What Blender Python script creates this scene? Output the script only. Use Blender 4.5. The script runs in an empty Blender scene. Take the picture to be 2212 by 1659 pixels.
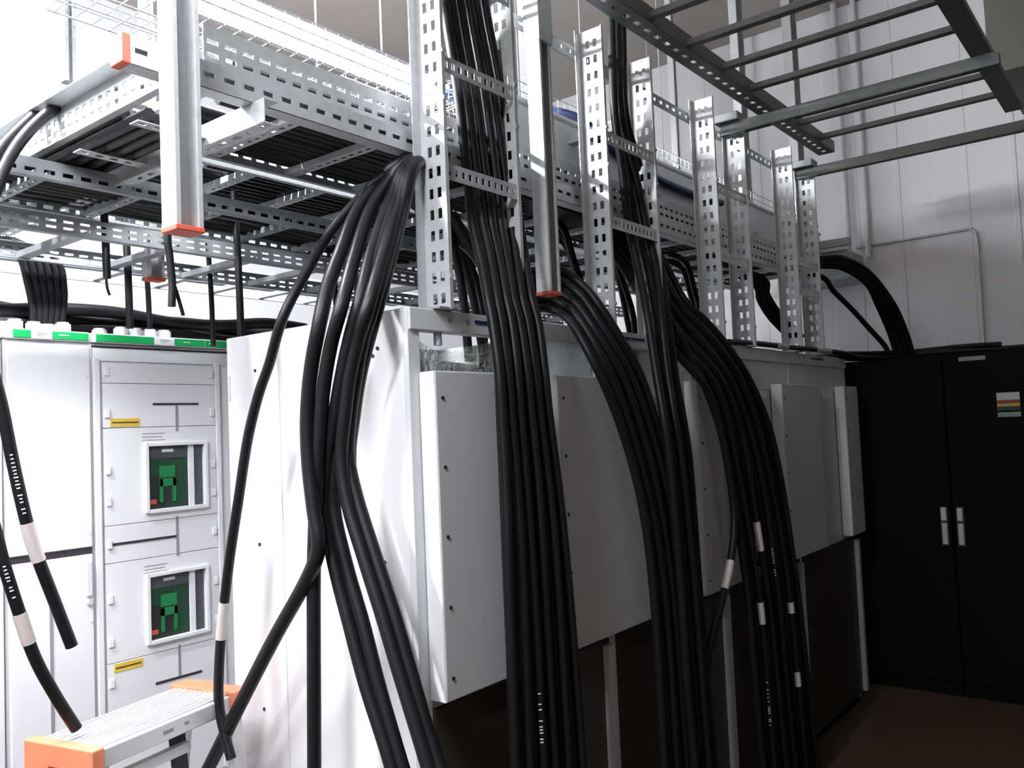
import bpy, math, random
from mathutils import Vector, Matrix

# ------------------------------------------------------------------ camera, world, exposure
FPX, CXP, CYP = 1839.1, 1106.0, 829.5
yaw, pit, rol = (math.radians(a) for a in (38.254, 2.935, -2.427))
CAM = Vector((0, 0, 1.76))
fw = Vector((math.cos(pit)*math.cos(yaw), math.cos(pit)*math.sin(yaw), math.sin(pit)))
ri0 = Vector((math.sin(yaw), -math.cos(yaw), 0)); up0 = ri0.cross(fw)
RI = math.cos(rol)*ri0 + math.sin(rol)*up0
UP = -math.sin(rol)*ri0 + math.cos(rol)*up0
S = bpy.context.scene
COL = S.collection
cd = bpy.data.cameras.new('camera'); cam = bpy.data.objects.new('camera', cd); COL.objects.link(cam)
cd.sensor_fit = 'HORIZONTAL'; cd.sensor_width = 36.0; cd.lens = FPX/2212*36.0
cd.clip_start = 0.02; cd.clip_end = 60
mw = Matrix((RI, UP, -fw)).transposed().to_4x4(); mw.translation = CAM
cam.matrix_world = mw
S.camera = cam
w = bpy.data.worlds.new('world'); S.world = w; w.use_nodes = True
w.node_tree.nodes['Background'].inputs[0].default_value = (0.02, 0.02, 0.022, 1)
w.node_tree.nodes['Background'].inputs[1].default_value = 0.3
S.view_settings.view_transform = 'Standard'; S.view_settings.look = 'None'
S.view_settings.gamma = 1.0; S.view_settings.use_curve_mapping = False
S.view_settings.exposure = 0.75
LAMP = 270.0
S.cycles.use_denoising = True
S.cycles.max_bounces = 8; S.cycles.diffuse_bounces = 4; S.cycles.glossy_bounces = 4
S.cycles.transparent_max_bounces = 12
S.cycles.sample_clamp_indirect = 6.0
random.seed(7)

def at(px, py, ax, val):
    "world point on the plane ax = val along the sight line through a photo pixel"
    d = fw + RI*((px-CXP)/FPX) - UP*((py-CYP)/FPX)
    i = 'xyz'.index(ax); t = (val-CAM[i])/d[i]
    return CAM + d*t

# ------------------------------------------------------------------ materials
M = {}
def mat(name, col, rough=0.5, metal=0.0, noise=0.0, scale=30, emit=0, spec=0.5, bump=0.0, col2=None):
    m = bpy.data.materials.new(name); m.use_nodes = True; nt = m.node_tree
    b = nt.nodes['Principled BSDF']
    b.inputs['Base Color'].default_value = (*col, 1); b.inputs['Roughness'].default_value = rough
    b.inputs['Metallic'].default_value = metal; b.inputs['Specular IOR Level'].default_value = spec
    if noise or bump:
        tc = nt.nodes.new('ShaderNodeTexCoord'); n = nt.nodes.new('ShaderNodeTexNoise')
        n.inputs['Scale'].default_value = scale; n.inputs['Detail'].default_value = 3
        nt.links.new(tc.outputs['Object'], n.inputs['Vector'])
        if noise:
            r = nt.nodes.new('ShaderNodeMix'); r.data_type = 'RGBA'
            c2 = col2 or tuple(c*(1-noise) for c in col)
            r.inputs[6].default_value = (*col, 1); r.inputs[7].default_value = (*c2, 1)
            nt.links.new(n.outputs['Fac'], r.inputs[0]); nt.links.new(r.outputs[2], b.inputs['Base Color'])
        if bump:
            bp = nt.nodes.new('ShaderNodeBump'); bp.inputs['Strength'].default_value = bump
            bp.inputs['Distance'].default_value = 0.002
            nt.links.new(n.outputs['Fac'], bp.inputs['Height']); nt.links.new(bp.outputs['Normal'], b.inputs['Normal'])
    if emit:
        b.inputs['Emission Color'].default_value = (0.93, 0.95, 1.0, 1); b.inputs['Emission Strength'].default_value = emit
    M[name] = m
    return m
mat('galv', (0.68, 0.70, 0.71), 0.40, 0.35, 0.30, 45)
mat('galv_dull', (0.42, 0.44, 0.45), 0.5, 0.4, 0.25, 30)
mat('wire', (0.5, 0.52, 0.54), 0.4, 0.7)
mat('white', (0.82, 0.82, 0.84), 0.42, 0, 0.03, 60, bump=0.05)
mat('white_b', (0.80, 0.79, 0.80), 0.42, 0, 0.03, 60, bump=0.05)
mat('cover', (0.62, 0.63, 0.64), 0.45, 0, 0.05, 90, bump=0.08)
mat('grey_paint', (0.70, 0.72, 0.73), 0.45, 0, 0.06, 40)
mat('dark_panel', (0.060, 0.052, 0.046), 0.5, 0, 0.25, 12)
mat('black_rack', (0.004, 0.004, 0.0045), 0.6, 0, 0.2, 20, spec=.12)
mat('cable', (0.010, 0.010, 0.012), 0.45, 0, 0.3, 25, spec=0.27)
mat('cable_blue', (0.02, 0.035, 0.10), 0.5)
mat('sleeve', (0.62, 0.56, 0.54), 0.55, 0, 0.1, 50)
mat('ink', (0.02, 0.02, 0.025), 0.6)
mat('chalk', (0.75, 0.76, 0.76), 0.6)
mat('green', (0.006, 0.40, 0.10), 0.4)
mat('green_dark', (0.007, 0.055, 0.024), 0.45)
mat('toggle_green', (0.008, 0.19, 0.055), 0.45)
mat('breaker', (0.018, 0.022, 0.022), 0.4)
mat('breaker_grey', (0.07, 0.075, 0.09), 0.4)
mat('yellow', (0.75, 0.50, 0.06), 0.5)
mat('amber', (0.55, 0.32, 0.06), 0.5)
mat('red_cap', (0.66, 0.10, 0.06), 0.5)
mat('orange', (0.80, 0.25, 0.13), 0.45)
mat('alu', (0.72, 0.72, 0.73), 0.4, 0.35, 0.05, 40)
mat('mimic', (0.035, 0.03, 0.035), 0.5)
mat('mimic_grey', (0.28, 0.28, 0.30), 0.5)
mat('wall_white', (0.83, 0.82, 0.83), 0.6, 0, 0.03, 4)
mat('wall_grey', (0.58, 0.58, 0.60), 0.6, 0, 0.05, 3)
mat('wall_dim', (0.05, 0.05, 0.05), 0.8, 0, 0.1, 3)
mat('ceiling', (0.33, 0.30, 0.275), 0.8, 0, 0.1, 3)
mat('floor', (0.085, 0.058, 0.042), 0.5, 0, 0.25, 5)
mat('lamp', (1, 1, 1), 0.4, emit=LAMP)
mat('fill_far', (1, 1, 1), 0.4, emit=LAMP*.35)
mat('fill_front', (1, 1, 1), 0.4, emit=LAMP*.44)
mat('fill_aisle', (1, 1, 1), 0.4, emit=LAMP*.38)
mat('olive', (0.085, 0.085, 0.07), 0.6, 0, 0.2, 8)
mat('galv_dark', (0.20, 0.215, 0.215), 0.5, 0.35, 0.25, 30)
mat('teal', (0.30, 0.42, 0.42), 0.5)
mat('red', (0.35, 0.06, 0.05), 0.5)
# thin plastic film
m = bpy.data.materials.new('film'); m.use_nodes = True; nt = m.node_tree; M['film'] = m
b = nt.nodes['Principled BSDF']; b.inputs['Base Color'].default_value = (0.5, 0.52, 0.5, 1); b.inputs['Roughness'].default_value = 0.2
tr = nt.nodes.new('ShaderNodeBsdfTransparent'); mx = nt.nodes.new('ShaderNodeMixShader')
wv = nt.nodes.new('ShaderNodeTexNoise'); wv.inputs['Scale'].default_value = 9; wv.inputs['Detail'].default_value = 2
bp = nt.nodes.new('ShaderNodeBump'); bp.inputs['Strength'].default_value = 0.9; bp.inputs['Distance'].default_value = 0.02
nt.links.new(wv.outputs['Fac'], bp.inputs['Height']); nt.links.new(bp.outputs['Normal'], b.inputs['Normal'])
mx.inputs[0].default_value = 0.55
nt.links.new(tr.outputs[0], mx.inputs[1]); nt.links.new(b.outputs[0], mx.inputs[2])
nt.links.new(mx.outputs[0], nt.nodes['Material Output'].inputs['Surface'])

# ------------------------------------------------------------------ mesh builder
class MB:
    def __init__(s): s.v = []; s.f = []; s.sm = []
    def add(s, vs, fs, smooth=False):
        k = len(s.v); s.v += [tuple(x) for x in vs]
        for f in fs: s.f.append(tuple(i+k for i in f)); s.sm.append(smooth)
        return s
    def box(s, x0, x1, y0, y1, z0, z1):
        return s.obox(Vector(((x0+x1)/2, (y0+y1)/2, (z0+z1)/2)), Vector((1, 0, 0)), Vector((0, 1, 0)), Vector((0, 0, 1)), abs(x1-x0)/2, abs(y1-y0)/2, abs(z1-z0)/2)
    def obox(s, c, a, b, n, ha, hb, hn):
        c = Vector(c)
        vs = [c+a*(i*ha)+b*(j*hb)+n*(k*hn) for i in (-1, 1) for j in (-1, 1) for k in (-1, 1)]
        fs = [(0, 1, 3, 2), (4, 6, 7, 5), (0, 4, 5, 1), (2, 3, 7, 6), (0, 2, 6, 4), (1, 5, 7, 3)]
        return s.add(vs, fs)
    def bar(s, p, q, wd, h, up=(0, 0, 1)):
        p = Vector(p); q = Vector(q); u = (q-p); L = u.length; u.normalize()
        v = Vector(up).cross(u)
        if v.length < 1e-4: v = Vector((1, 0, 0)).cross(u)
        v.normalize(); n = u.cross(v)
        return s.obox((p+q)/2, u, v, n, L/2, wd/2, h/2)
    def tube(s, pts, r, seg=10, cap=True):
        pts = [Vector(p) for p in pts]; n = len(pts); vs = []; fs = []
        t0 = (pts[1]-pts[0]).normalized()
        a = t0.cross(Vector((0.3, 0.2, 1)) if abs(t0.z) < 0.9 else Vector((1, 0.1, 0))).normalized()
        for i, p in enumerate(pts):
            t = (pts[min(i+1, n-1)]-pts[max(i-1, 0)]).normalized()
            a = (a - t*a.dot(t)).normalized(); b = t.cross(a)
            for k in range(seg):
                g = 2*math.pi*k/seg
                vs.append(p + (a*math.cos(g)+b*math.sin(g))*r)
        for i in range(n-1):
            for k in range(seg):
                k2 = (k+1) % seg
                fs.append((i*seg+k, i*seg+k2, (i+1)*seg+k2, (i+1)*seg+k))
        s.add(vs, fs, True)
        if cap:
            s.add(vs[:seg], [tuple(range(seg))[::-1]]); s.add(vs[-seg:], [tuple(range(seg))])
        return s
    def cyl(s, p, q, r, seg=12): return s.tube([p, q], r, seg)
    def quad(s, a, b, c, d): return s.add([a, b, c, d], [(0, 1, 2, 3)])
    def prism(s, poly, n, t):
        "poly: list of 3d points, extruded by t along n"
        n = Vector(n); k = len(poly); vs = [Vector(p) for p in poly]; vs += [p+n*t for p in vs[:k]]
        fs = [tuple(range(k))[::-1], tuple(range(k, 2*k))] + [(i, (i+1) % k, (i+1) % k+k, i+k) for i in range(k)]
        return s.add(vs, fs)
    def plate(s, o, U, V, L, W, t, rows=(), pitch=0.05, slot=0.03, start=0.01):
        "plate of thickness t with rows [(v0, v1)] of punched slots along U"
        o = Vector(o); U = Vector(U).normalized(); V = Vector(V).normalized(); N = U.cross(V)
        if not rows:
            return s.obox(o+U*L/2+V*W/2, U, V, N, L/2, W/2, t/2)
        us = [0.0]; hol = []
        x = start
        while x+slot < L-0.002:
            us += [x, x+slot]; hol.append(len(us)-2); x += pitch
        us.append(L)
        vs_ = [0.0]; vh = []
        for a, b in rows:
            vs_ += [a, b]; vh.append(len(vs_)-2)
        vs_.append(W)
        nu, nv = len(us), len(vs_); hs = set((i, j) for i in hol for j in vh)
        P = []
        for sgn in (-0.5, 0.5):
            for i in range(nu):
                for j in range(nv): P.append(o+U*us[i]+V*vs_[j]+N*(t*sgn))
        I = lambda k, i, j: k*nu*nv+i*nv+j
        F = []
        solid = lambda i, j: 0 <= i < nu-1 and 0 <= j < nv-1 and (i, j) not in hs
        for i in range(nu-1):
            for j in range(nv-1):
                if not solid(i, j): continue
                F.append((I(0, i, j), I(0, i, j+1), I(0, i+1, j+1), I(0, i+1, j)))
                F.append((I(1, i, j), I(1, i+1, j), I(1, i+1, j+1), I(1, i, j+1)))
                if not solid(i-1, j): F.append((I(0, i, j), I(1, i, j), I(1, i, j+1), I(0, i, j+1)))
                if not solid(i+1, j): F.append((I(0, i+1, j), I(0, i+1, j+1), I(1, i+1, j+1), I(1, i+1, j)))
                if not solid(i, j-1): F.append((I(0, i, j), I(0, i+1, j), I(1, i+1, j), I(1, i, j)))
                if not solid(i, j+1): F.append((I(0, i, j+1), I(1, i, j+1), I(1, i+1, j+1), I(0, i+1, j+1)))
        return s.add(P, F)
    def channel(s, p, q, open_dir, wd, h, t=0.003, lip=0.008, pitch=0.05, slot=0.028, slots=True, side_slots=False):
        "C profile from p to q; back face centred on the line p-q, sides run towards open_dir"
        p = Vector(p); q = Vector(q); U = (q-p); L = U.length; U.normalize()
        N = Vector(open_dir); N = (N-U*N.dot(U)).normalized(); V = N.cross(U)
        s.plate(p-V*wd/2, U, V, L, wd, t, [(wd*0.36, wd*0.64)] if slots else (), pitch, slot)
        for sg in (-1, 1):
            s.plate(p+V*(sg*wd/2), U, N, L, h, t, [(h*0.3, h*0.45), (h*0.6, h*0.75)] if side_slots else (), pitch*0.7, slot*0.7)
            if lip: s.plate(p+V*(sg*wd/2)+N*h, U, V*(-sg), L, lip, t)
        return s

def link(name, mb, m, loc=None, parent=None, bevel=0):
    loc = Vector(loc) if loc is not None else Vector((0, 0, 0))
    me = bpy.data.meshes.new(name)
    me.from_pydata([tuple(Vector(v)-loc) for v in mb.v], [], mb.f)
    me.polygons.foreach_set('use_smooth', mb.sm); me.materials.append(M[m]); me.update()
    o = bpy.data.objects.new(name, me); COL.objects.link(o)
    if parent is None: o.location = loc
    else: o.parent = parent
    if bevel:
        bv = o.modifiers.new('bevel', 'BEVEL'); bv.width = bevel; bv.segments = 2; bv.limit_method = 'ANGLE'
    return o
def tag(o, label, cat, group=None):
    o['label'] = label; o['category'] = cat
    if group: o['group'] = group
    return o
class Thing:
    def __init__(s, name, label, cat, loc, group=None):
        s.loc = Vector(loc)
        s.o = bpy.data.objects.new(name, None); s.o.empty_display_size = 0.1; COL.objects.link(s.o)
        s.o.location = s.loc; tag(s.o, label, cat, group)
    def part(s, name, mb, m, bevel=0, under=None, label=None, stuff=False):
        o = link(name, mb, m, s.loc, under or s.o, bevel)
        if label: o['label'] = label
        if stuff: o['kind'] = 'stuff'
        return o
def single(name, mb, m, label, cat, group=None, bevel=0):
    xs = list(zip(*mb.v)); loc = ((min(xs[0])+max(xs[0]))/2, (min(xs[1])+max(xs[1]))/2, min(xs[2]))
    return tag(link(name, mb, m, loc, None, bevel), label, cat, group)
def struct(name, mb, m, bevel=0):
    o = link(name, mb, m, None, None, bevel); o['kind'] = 'structure'; return o
def B(*a): return MB().box(*a)
def spline(pts, k=7):
    P = [Vector(p) for p in pts]; out = []
    for i in range(len(P)-1):
        p0 = P[max(i-1, 0)]; p1 = P[i]; p2 = P[i+1]; p3 = P[min(i+2, len(P)-1)]
        for j in range(k):
            t = j/k
            out.append(0.5*((2*p1)+(p2-p0)*t+(2*p0-5*p1+4*p2-p3)*t*t+(3*p1-p0-3*p2+p3)*t**3))
    out.append(P[-1]); return out
def cable(label, pts, r, group=None, sleeves=(), m='cable', name='cable', k=7, texts=(), seg=10):
    """a cable as one thing; sleeves: list of (height range) white marker sleeves as parts"""
    P = spline(pts, k)
    body = MB().tube(P, r, seg)
    if not sleeves and not texts:
        return single(name, body, m, label, 'cable', group)
    T = Thing(name, label, 'cable', P[-1], group)
    T.part('jacket', body, m)
    for z1, z0 in sleeves:
        Q = [p for p in P if z0 <= p.z <= z1]
        if len(Q) < 2: continue
        T.part('marker_sleeve', MB().tube(spline(Q, 2), r*1.10, seg), 'sleeve', label='white marker sleeve')
    for z1, z0 in texts:
        Q = [p for p in spline(P, 8) if z0 <= p.z <= z1]
        mb = MB(); last = None
        for i in range(len(Q)-1):
            if last is not None and (Q[i]-last).length < .0085: continue
            last = Q[i]
            d = (Q[i+1]-Q[i]).normalized(); c = Q[i]; n = (CAM-c); n.z = 0; n.normalize(); sd = n.cross(d)
            if random.random() < 0.75:
                mb.obox(c+n*r, d, sd, n, 0.0016, r*random.uniform(0.2, 0.38), 0.0012)
        if mb.v: T.part('printed_marking', mb, 'chalk', label='white printed lettering')
    return T.o
ORD = ['first', 'second', 'third', 'fourth', 'fifth', 'sixth', 'seventh', 'eighth', 'ninth', 'tenth', 'eleventh', 'twelfth']

# ------------------------------------------------------------------ the room
ZC, YW, XW = 4.9, 5.8, 6.7
struct('floor', B(-3.1, XW+.1, -2.6, YW+.1, -0.1, 0), 'floor')
struct('ceiling', B(-3.1, XW+.1, -2.6, YW+.1, ZC, ZC+.1), 'ceiling')
struct('wall_back', B(-3.0, XW, YW, YW+.1, 0, ZC), 'wall_grey')
mb = B(XW, XW+.1, -2.5, YW, 0, ZC)
yy = -2.2
while yy < YW-.3:
    mb.box(XW-.006, XW+.01, yy, yy+.035, 0, ZC); mb.box(XW-.004, XW+.01, yy+.3, yy+.52, 0, ZC); yy += 0.75
struct('wall_right', mb, 'wall_white', 0.003)
struct('wall_left', B(-3.1, -3.0, -2.5, YW, 0, ZC), 'wall_dim')
struct('wall_front', B(-3.0, XW, -2.6, -2.5, 0, ZC), 'wall_dim')

# ------------------------------------------------------------------ lamps: one visible batten, plus unseen battens added to brighten the room
def batten(x0, x1, y, z, label, lm='lamp', up=False):
    T = Thing('batten_light', label, 'lamp', ((x0+x1)/2, y, z), 'batten luminaires in line')
    hw = .016 if up else .04
    T.part('housing', B(x0, x1, y-hw, y+hw, z+(.05 if up else .025), z+.085), 'white', 0.005)
    mb = MB(); n = 12
    prof = [(y+.05*math.cos(math.pi*(1+i/n)), z+.025+.045*math.sin(math.pi*(1+i/n))) for i in range(n+1)]
    if up: prof = [(y+.042*math.cos(math.radians(112+316*i/20)), z+.012+.042*math.sin(math.radians(112+316*i/20))) for i in range(21)]
    mb.prism([Vector((x0+.03, a, b)) for a, b in prof], (1, 0, 0), x1-x0-.06)
    T.part('diffuser', mb, lm)
    for x in (x0+.02, x1-.02): T.part('end_cap', B(x-.02, x+.02, y-.055, y+.055, z-.025, z+.03), 'white', 0.006)
    for x in (x0+.3, x1-.3): T.part('suspension_rod', MB().cyl((x, y, z+.07), (x, y, ZC), .004, 8), 'galv')
batten(1.16, 2.66, 2.46, 3.2, 'lit batten lamp glaring through the wire baskets above the white cabinet', up=True)
batten(-0.5, 1.0, 2.46, 3.2, 'unseen batten lamp added above the step ladder, left of the first', up=True)  # added in line, for the strong light from the left

batten(3.55, 5.05, 2.46, 3.2, 'dimmer batten lamp added out of sight behind the trunking towards the right wall', 'fill_far')  # added batten, there to brighten the right wall
batten(-2.6, -1.1, 0.5, 3.2, 'unseen batten lamp added far down the front aisle, behind the photographer at left', 'fill_aisle')  # added batten, throws light along the aisle onto the cover box sides
batten(-0.75, 0.75, 1.2, 3.2, 'unseen batten lamp added over the front aisle, above the upper edge of the photo', 'fill_front')  # added batten, lights the near cover box and cabinet fronts
# ------------------------------------------------------------------ left switchboard (white, green strips)
YA, AZ = 3.0, 2.155
def A(px, py, y=YA): return at(px, py, 'y', y)
def board(x0, x1, label):
    T = Thing('switchboard_cabinet', label, 'electrical cabinet', ((x0+x1)/2, YA+.3, 0))
    T.part('body', B(x0, x1, YA+.004, YA+.62, 0, AZ-.035), 'white', 0.004)
    T.part('roof_plinth', B(x0+.002, x1-.002, YA-.012, YA+.62, AZ-.034, AZ), 'white', 0.003)
    return T
def strip_segments(T, segs):
    for a, b in segs:
        T.part('green_strip', B(a, b, YA-.016, YA-.011, AZ-.030, AZ-.004), 'green', 0.001, label='green strip')
def roof_caps(T, xs):
    for x, y in xs:
        mb = MB().cyl((x, y, AZ), (x, y, AZ+.028), .026, 8); mb.cyl((x, y, AZ+.026), (x, y, AZ+.034), .020, 8)
        T.part('roof_cap', mb, 'white')
def name_plate(T, a, b):
    p = T.part('name_plate', B(a, b, YA-.018, YA-.011, AZ-.032, AZ-.003), 'white', 0.001)
    mb = MB(); 
    for k in range(2):
        mb.box(a+(b-a)*.28, b-(b-a)*.28-.01*k, YA-.0195, YA-.0178, AZ-.014-.008*k, AZ-.0125-.008*k)
    T.part('plate_lettering', mb, 'mimic_grey', under=p)
T = board(0.72, 1.138, 'white switchboard cabinet cut by the left edge of the photo')
strip_segments(T, [(0.74, 1.126)])
T.part('door', B(0.73, 1.132, YA-.012, YA+.004, 0.1, AZ-.05), 'white', 0.003)
T = board(1.142, 1.418, 'narrow white switchboard cabinet with plain doors behind the two hanging cables')
strip_segments(T, [(1.168, 1.222), (1.292, 1.412)]); name_plate(T, 1.224, 1.290)
mb = MB(); mb.box(1.31, 1.345, YA-.0172, YA-.0158, AZ-.018, AZ-.014)
T.part('strip_lettering', mb, 'chalk')
roof_caps(T, [(1.19, YA+.03), (1.185, YA+.10), (1.262, YA+.06), (1.325, YA+.10), (1.345, YA+.03)])
up = T.part('upper_door', B(1.148, 1.414, YA-.016, YA+.004, 1.412, AZ-.047), 'white', 0.003)
lo = T.part('lower_door', B(1.148, 1.414, YA-.016, YA+.004, 0.08, 1.388), 'white', 0.003)
T.part('mimic_line', B(1.15, 1.412, YA-.012, YA-.001, 1.386, 1.414), 'mimic', label='black mimic busbar line')
T.part('mimic_line', B(1.268, 1.278, YA-.0185, YA-.0155, 0.75, 1.26), 'mimic_grey', label='grey vertical mimic line')
h = T.part('lock_handle', B(1.386, 1.408, YA-.026, YA-.014, 1.245, 1.365), 'grey_paint', 0.004)
T.part('key_barrel', MB().cyl((1.397, YA-.03, 1.225), (1.397, YA-.014, 1.225), .008), 'alu', under=h)
for z in (2.0, 1.46, 1.16): T.part('door_screw', MB().cyl((1.405, YA-.019, z), (1.405, YA-.015, z), .004, 8), 'grey_paint')

T = board(1.422, 2.12, 'white switchboard cabinet with two green breakers in windows')
strip_segments(T, [(1.438, 1.652), (1.735, 1.86), (1.864, 2.1)]); name_plate(T, 1.654, 1.733)
for a in (1.77, 1.88): T.part('strip_lettering', B(a, a+.03, YA-.0172, YA-.0158, AZ-.018, AZ-.014), 'chalk')
roof_caps(T, [(1.515, YA+.12), (1.56, YA+.05), (1.615, YA+.05), (1.672, YA+.05), (1.728, YA+.05)])
T.part('hinge_profile', B(1.426, 1.452, YA-.014, YA+.004, 0.08, 2.068), 'white', 0.005)
T.part('hinge_profile', B(1.902, 1.925, YA-.014, YA+.004, 0.08, 2.068), 'white', 0.005)
T.part('lintel_gap', B(1.43, 2.1, YA-.004, YA+.005, 2.105, 2.111), 'ink')
T.part('shaded_lintel', B(1.43, 2.1, YA-.004, YA+.004, 2.058, 2.104), 'grey_paint', 0.001)  # grey stands for the shade under the roof overhang
PX0, PX1, PY = 1.460, 1.900, YA-.010
def front_panel(z0, z1, hole=None):
    mb = MB()
    if not hole: mb.box(PX0, PX1, PY, YA+.004, z0+.0012, z1-.0012)
    else:
        a, b, c, d = hole
        mb.box(PX0, a, PY, YA+.004, z0+.0012, z1-.0012); mb.box(b, PX1, PY, YA+.004, z0+.0012, z1-.0012)
        mb.box(a, b, PY, YA+.004, z0+.0012, c); mb.box(a, b, PY, YA+.004, d, z1-.0012)
    return T.part('front_panel', mb, 'white')
front_panel(1.978, 2.052)
front_panel(1.819, 1.978); front_panel(1.475, 1.819, (1.620, 1.845, 1.517, 1.747))
front_panel(1.344, 1.475); front_panel(0.998, 1.344, (1.616, 1.839, 1.045, 1.273)); front_panel(0.72, 0.998); front_panel(0.08, 0.72)
for zc in (2.02, 1.87, 1.67, 1.56, 1.41, 1.22, 1.07, 0.93):
    for x in (PX0+.014, PX1-.014):
        T.part('panel_clip', MB().box(x-.009, x+.009, PY-.007, PY+.001, zc-.016, zc+.016), 'white', 0.003)
def breaker(x0, x1, z0, z1):
    fr = MB()
    for a in ((x0-.014, x0, z0-.012, z1+.014), (x1, x1+.014, z0-.012, z1+.014), (x0, x1, z1, z1+.014), (x0, x1, z0-.014, z0)):
        fr.box(a[0], a[1], PY-.014, PY+.002, a[2], a[3])
    win = T.part('window_frame', fr, 'white', 0.002)
    W_ = x1-x0; H_ = z1-z0
    br = T.part('breaker', B(x0+.001, x1-.062, YA-.004, YA+.003, z0, z1), 'breaker', label='dark breaker face')
    s_ = lambda n, a, b, c, d, y, m: T.part(n, B(x0+a*W_, x0+b*W_, YA-y, YA-.003, z0+c*H_, z0+d*H_), m, 0.001, under=br)
    s_('rating_plate', .26, .47, .90, .95, .006, 'chalk')
    s_('breaker_lid', 0.01, .72, .80, .985, .0052, 'breaker_grey')
    s_('green_field', .02, .40, .52, .80, .0048, 'green_dark')
    s_('green_field', .42, .70, .03, .78, .0044, 'green_dark')
    s_('toggle_cover', .21, .485, .492, .68, .0105, 'toggle_green')
    mb = MB(); fx0, fx1 = x0+.21*W_, x0+.49*W_
    mb.box(fx0, fx0+.012, YA-.010, YA-.003, z0+.10*H_, z0+.47*H_); mb.box(fx1-.012, fx1, YA-.010, YA-.003, z0+.10*H_, z0+.47*H_)
    mb.box(fx0, fx1, YA-.010, YA-.003, z0+.35*H_, z0+.475*H_); T.part('toggle_bracket', mb, 'toggle_green', under=br)
    s_('trip_button', .03, .15, .08, .15, .009, 'red_cap')
    T.part('mullion', B(x1-.062, x1-.040, YA-.012, YA+.003, z0, z1), 'white', 0.001, under=win)
    T.part('terminal_strip', B(x1-.040, x1-.004, YA-.006, YA+.003, z0, z1), 'breaker_grey', under=win)
breaker(1.620, 1.845, 1.517, 1.747); breaker(1.616, 1.839, 1.045, 1.273)
def mimic(x0, x1, z0, z1, m='mimic'): T.part('mimic_line', B(x0, x1, PY-.0018, PY+.001, z0, z1), m)
mimic(1.645, 1.830, 1.899, 1.907); mimic(1.734, 1.744, 1.80, 1.899, 'mimic_grey')
mimic(1.726, 1.736, 1.335, 1.482, 'mimic_grey'); mimic(1.485, 1.727, 1.404, 1.413)
mimic(1.724, 1.734, 0.894, 1.007, 'mimic_grey'); mimic(1.634, 1.819, 0.884, 0.893); mimic(1.70, 1.90, 0.735, 0.744)
for x0, x1, z0, z1 in ((1.485, 1.594, 1.823, 1.852), (1.483, 1.588, 0.964, 0.993)):
    p = T.part('warning_label', B(x0, x1, PY-.0016, PY+.001, z0, z1), 'yellow', label='yellow label')
    T.part('label_lettering', B(x0+.006, x1-.006, PY-.0024, PY-.0012, (z0+z1)/2-.002, (z0+z1)/2+.002), 'ink', under=p)
for zz in (1.794, 1.313):
    mb = MB()
    for k in range(3): mb.box(1.60, 1.69-.012*(k % 2), PY-.0012, PY+.001, zz-.012*k, zz-.012*k+.0022)
    T.part('panel_lettering', mb, 'mimic_grey')

# cables heaped on the switchboard roof
for i, (y, z, a, ph) in enumerate(((3.22, 2.185, .012, 0), (3.27, 2.188, .01, 1), (3.32, 2.186, .014, 2), (3.36, 2.22, .018, .6), (3.27, 2.226, .018, 2.4), (3.20, 2.24, .016, 4))):
    pts = [(0.75+.22*k, y+.02*math.sin(k+ph), z+a*(1+math.sin(1.7*k+ph*2))*(1 if i > 2 else .4)) for k in range(9)]
    cable(f'{ORD[i]} black cable from the front in the heap along the switchboard roof', pts, .024, 'cables on the switchboard roof')

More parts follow.
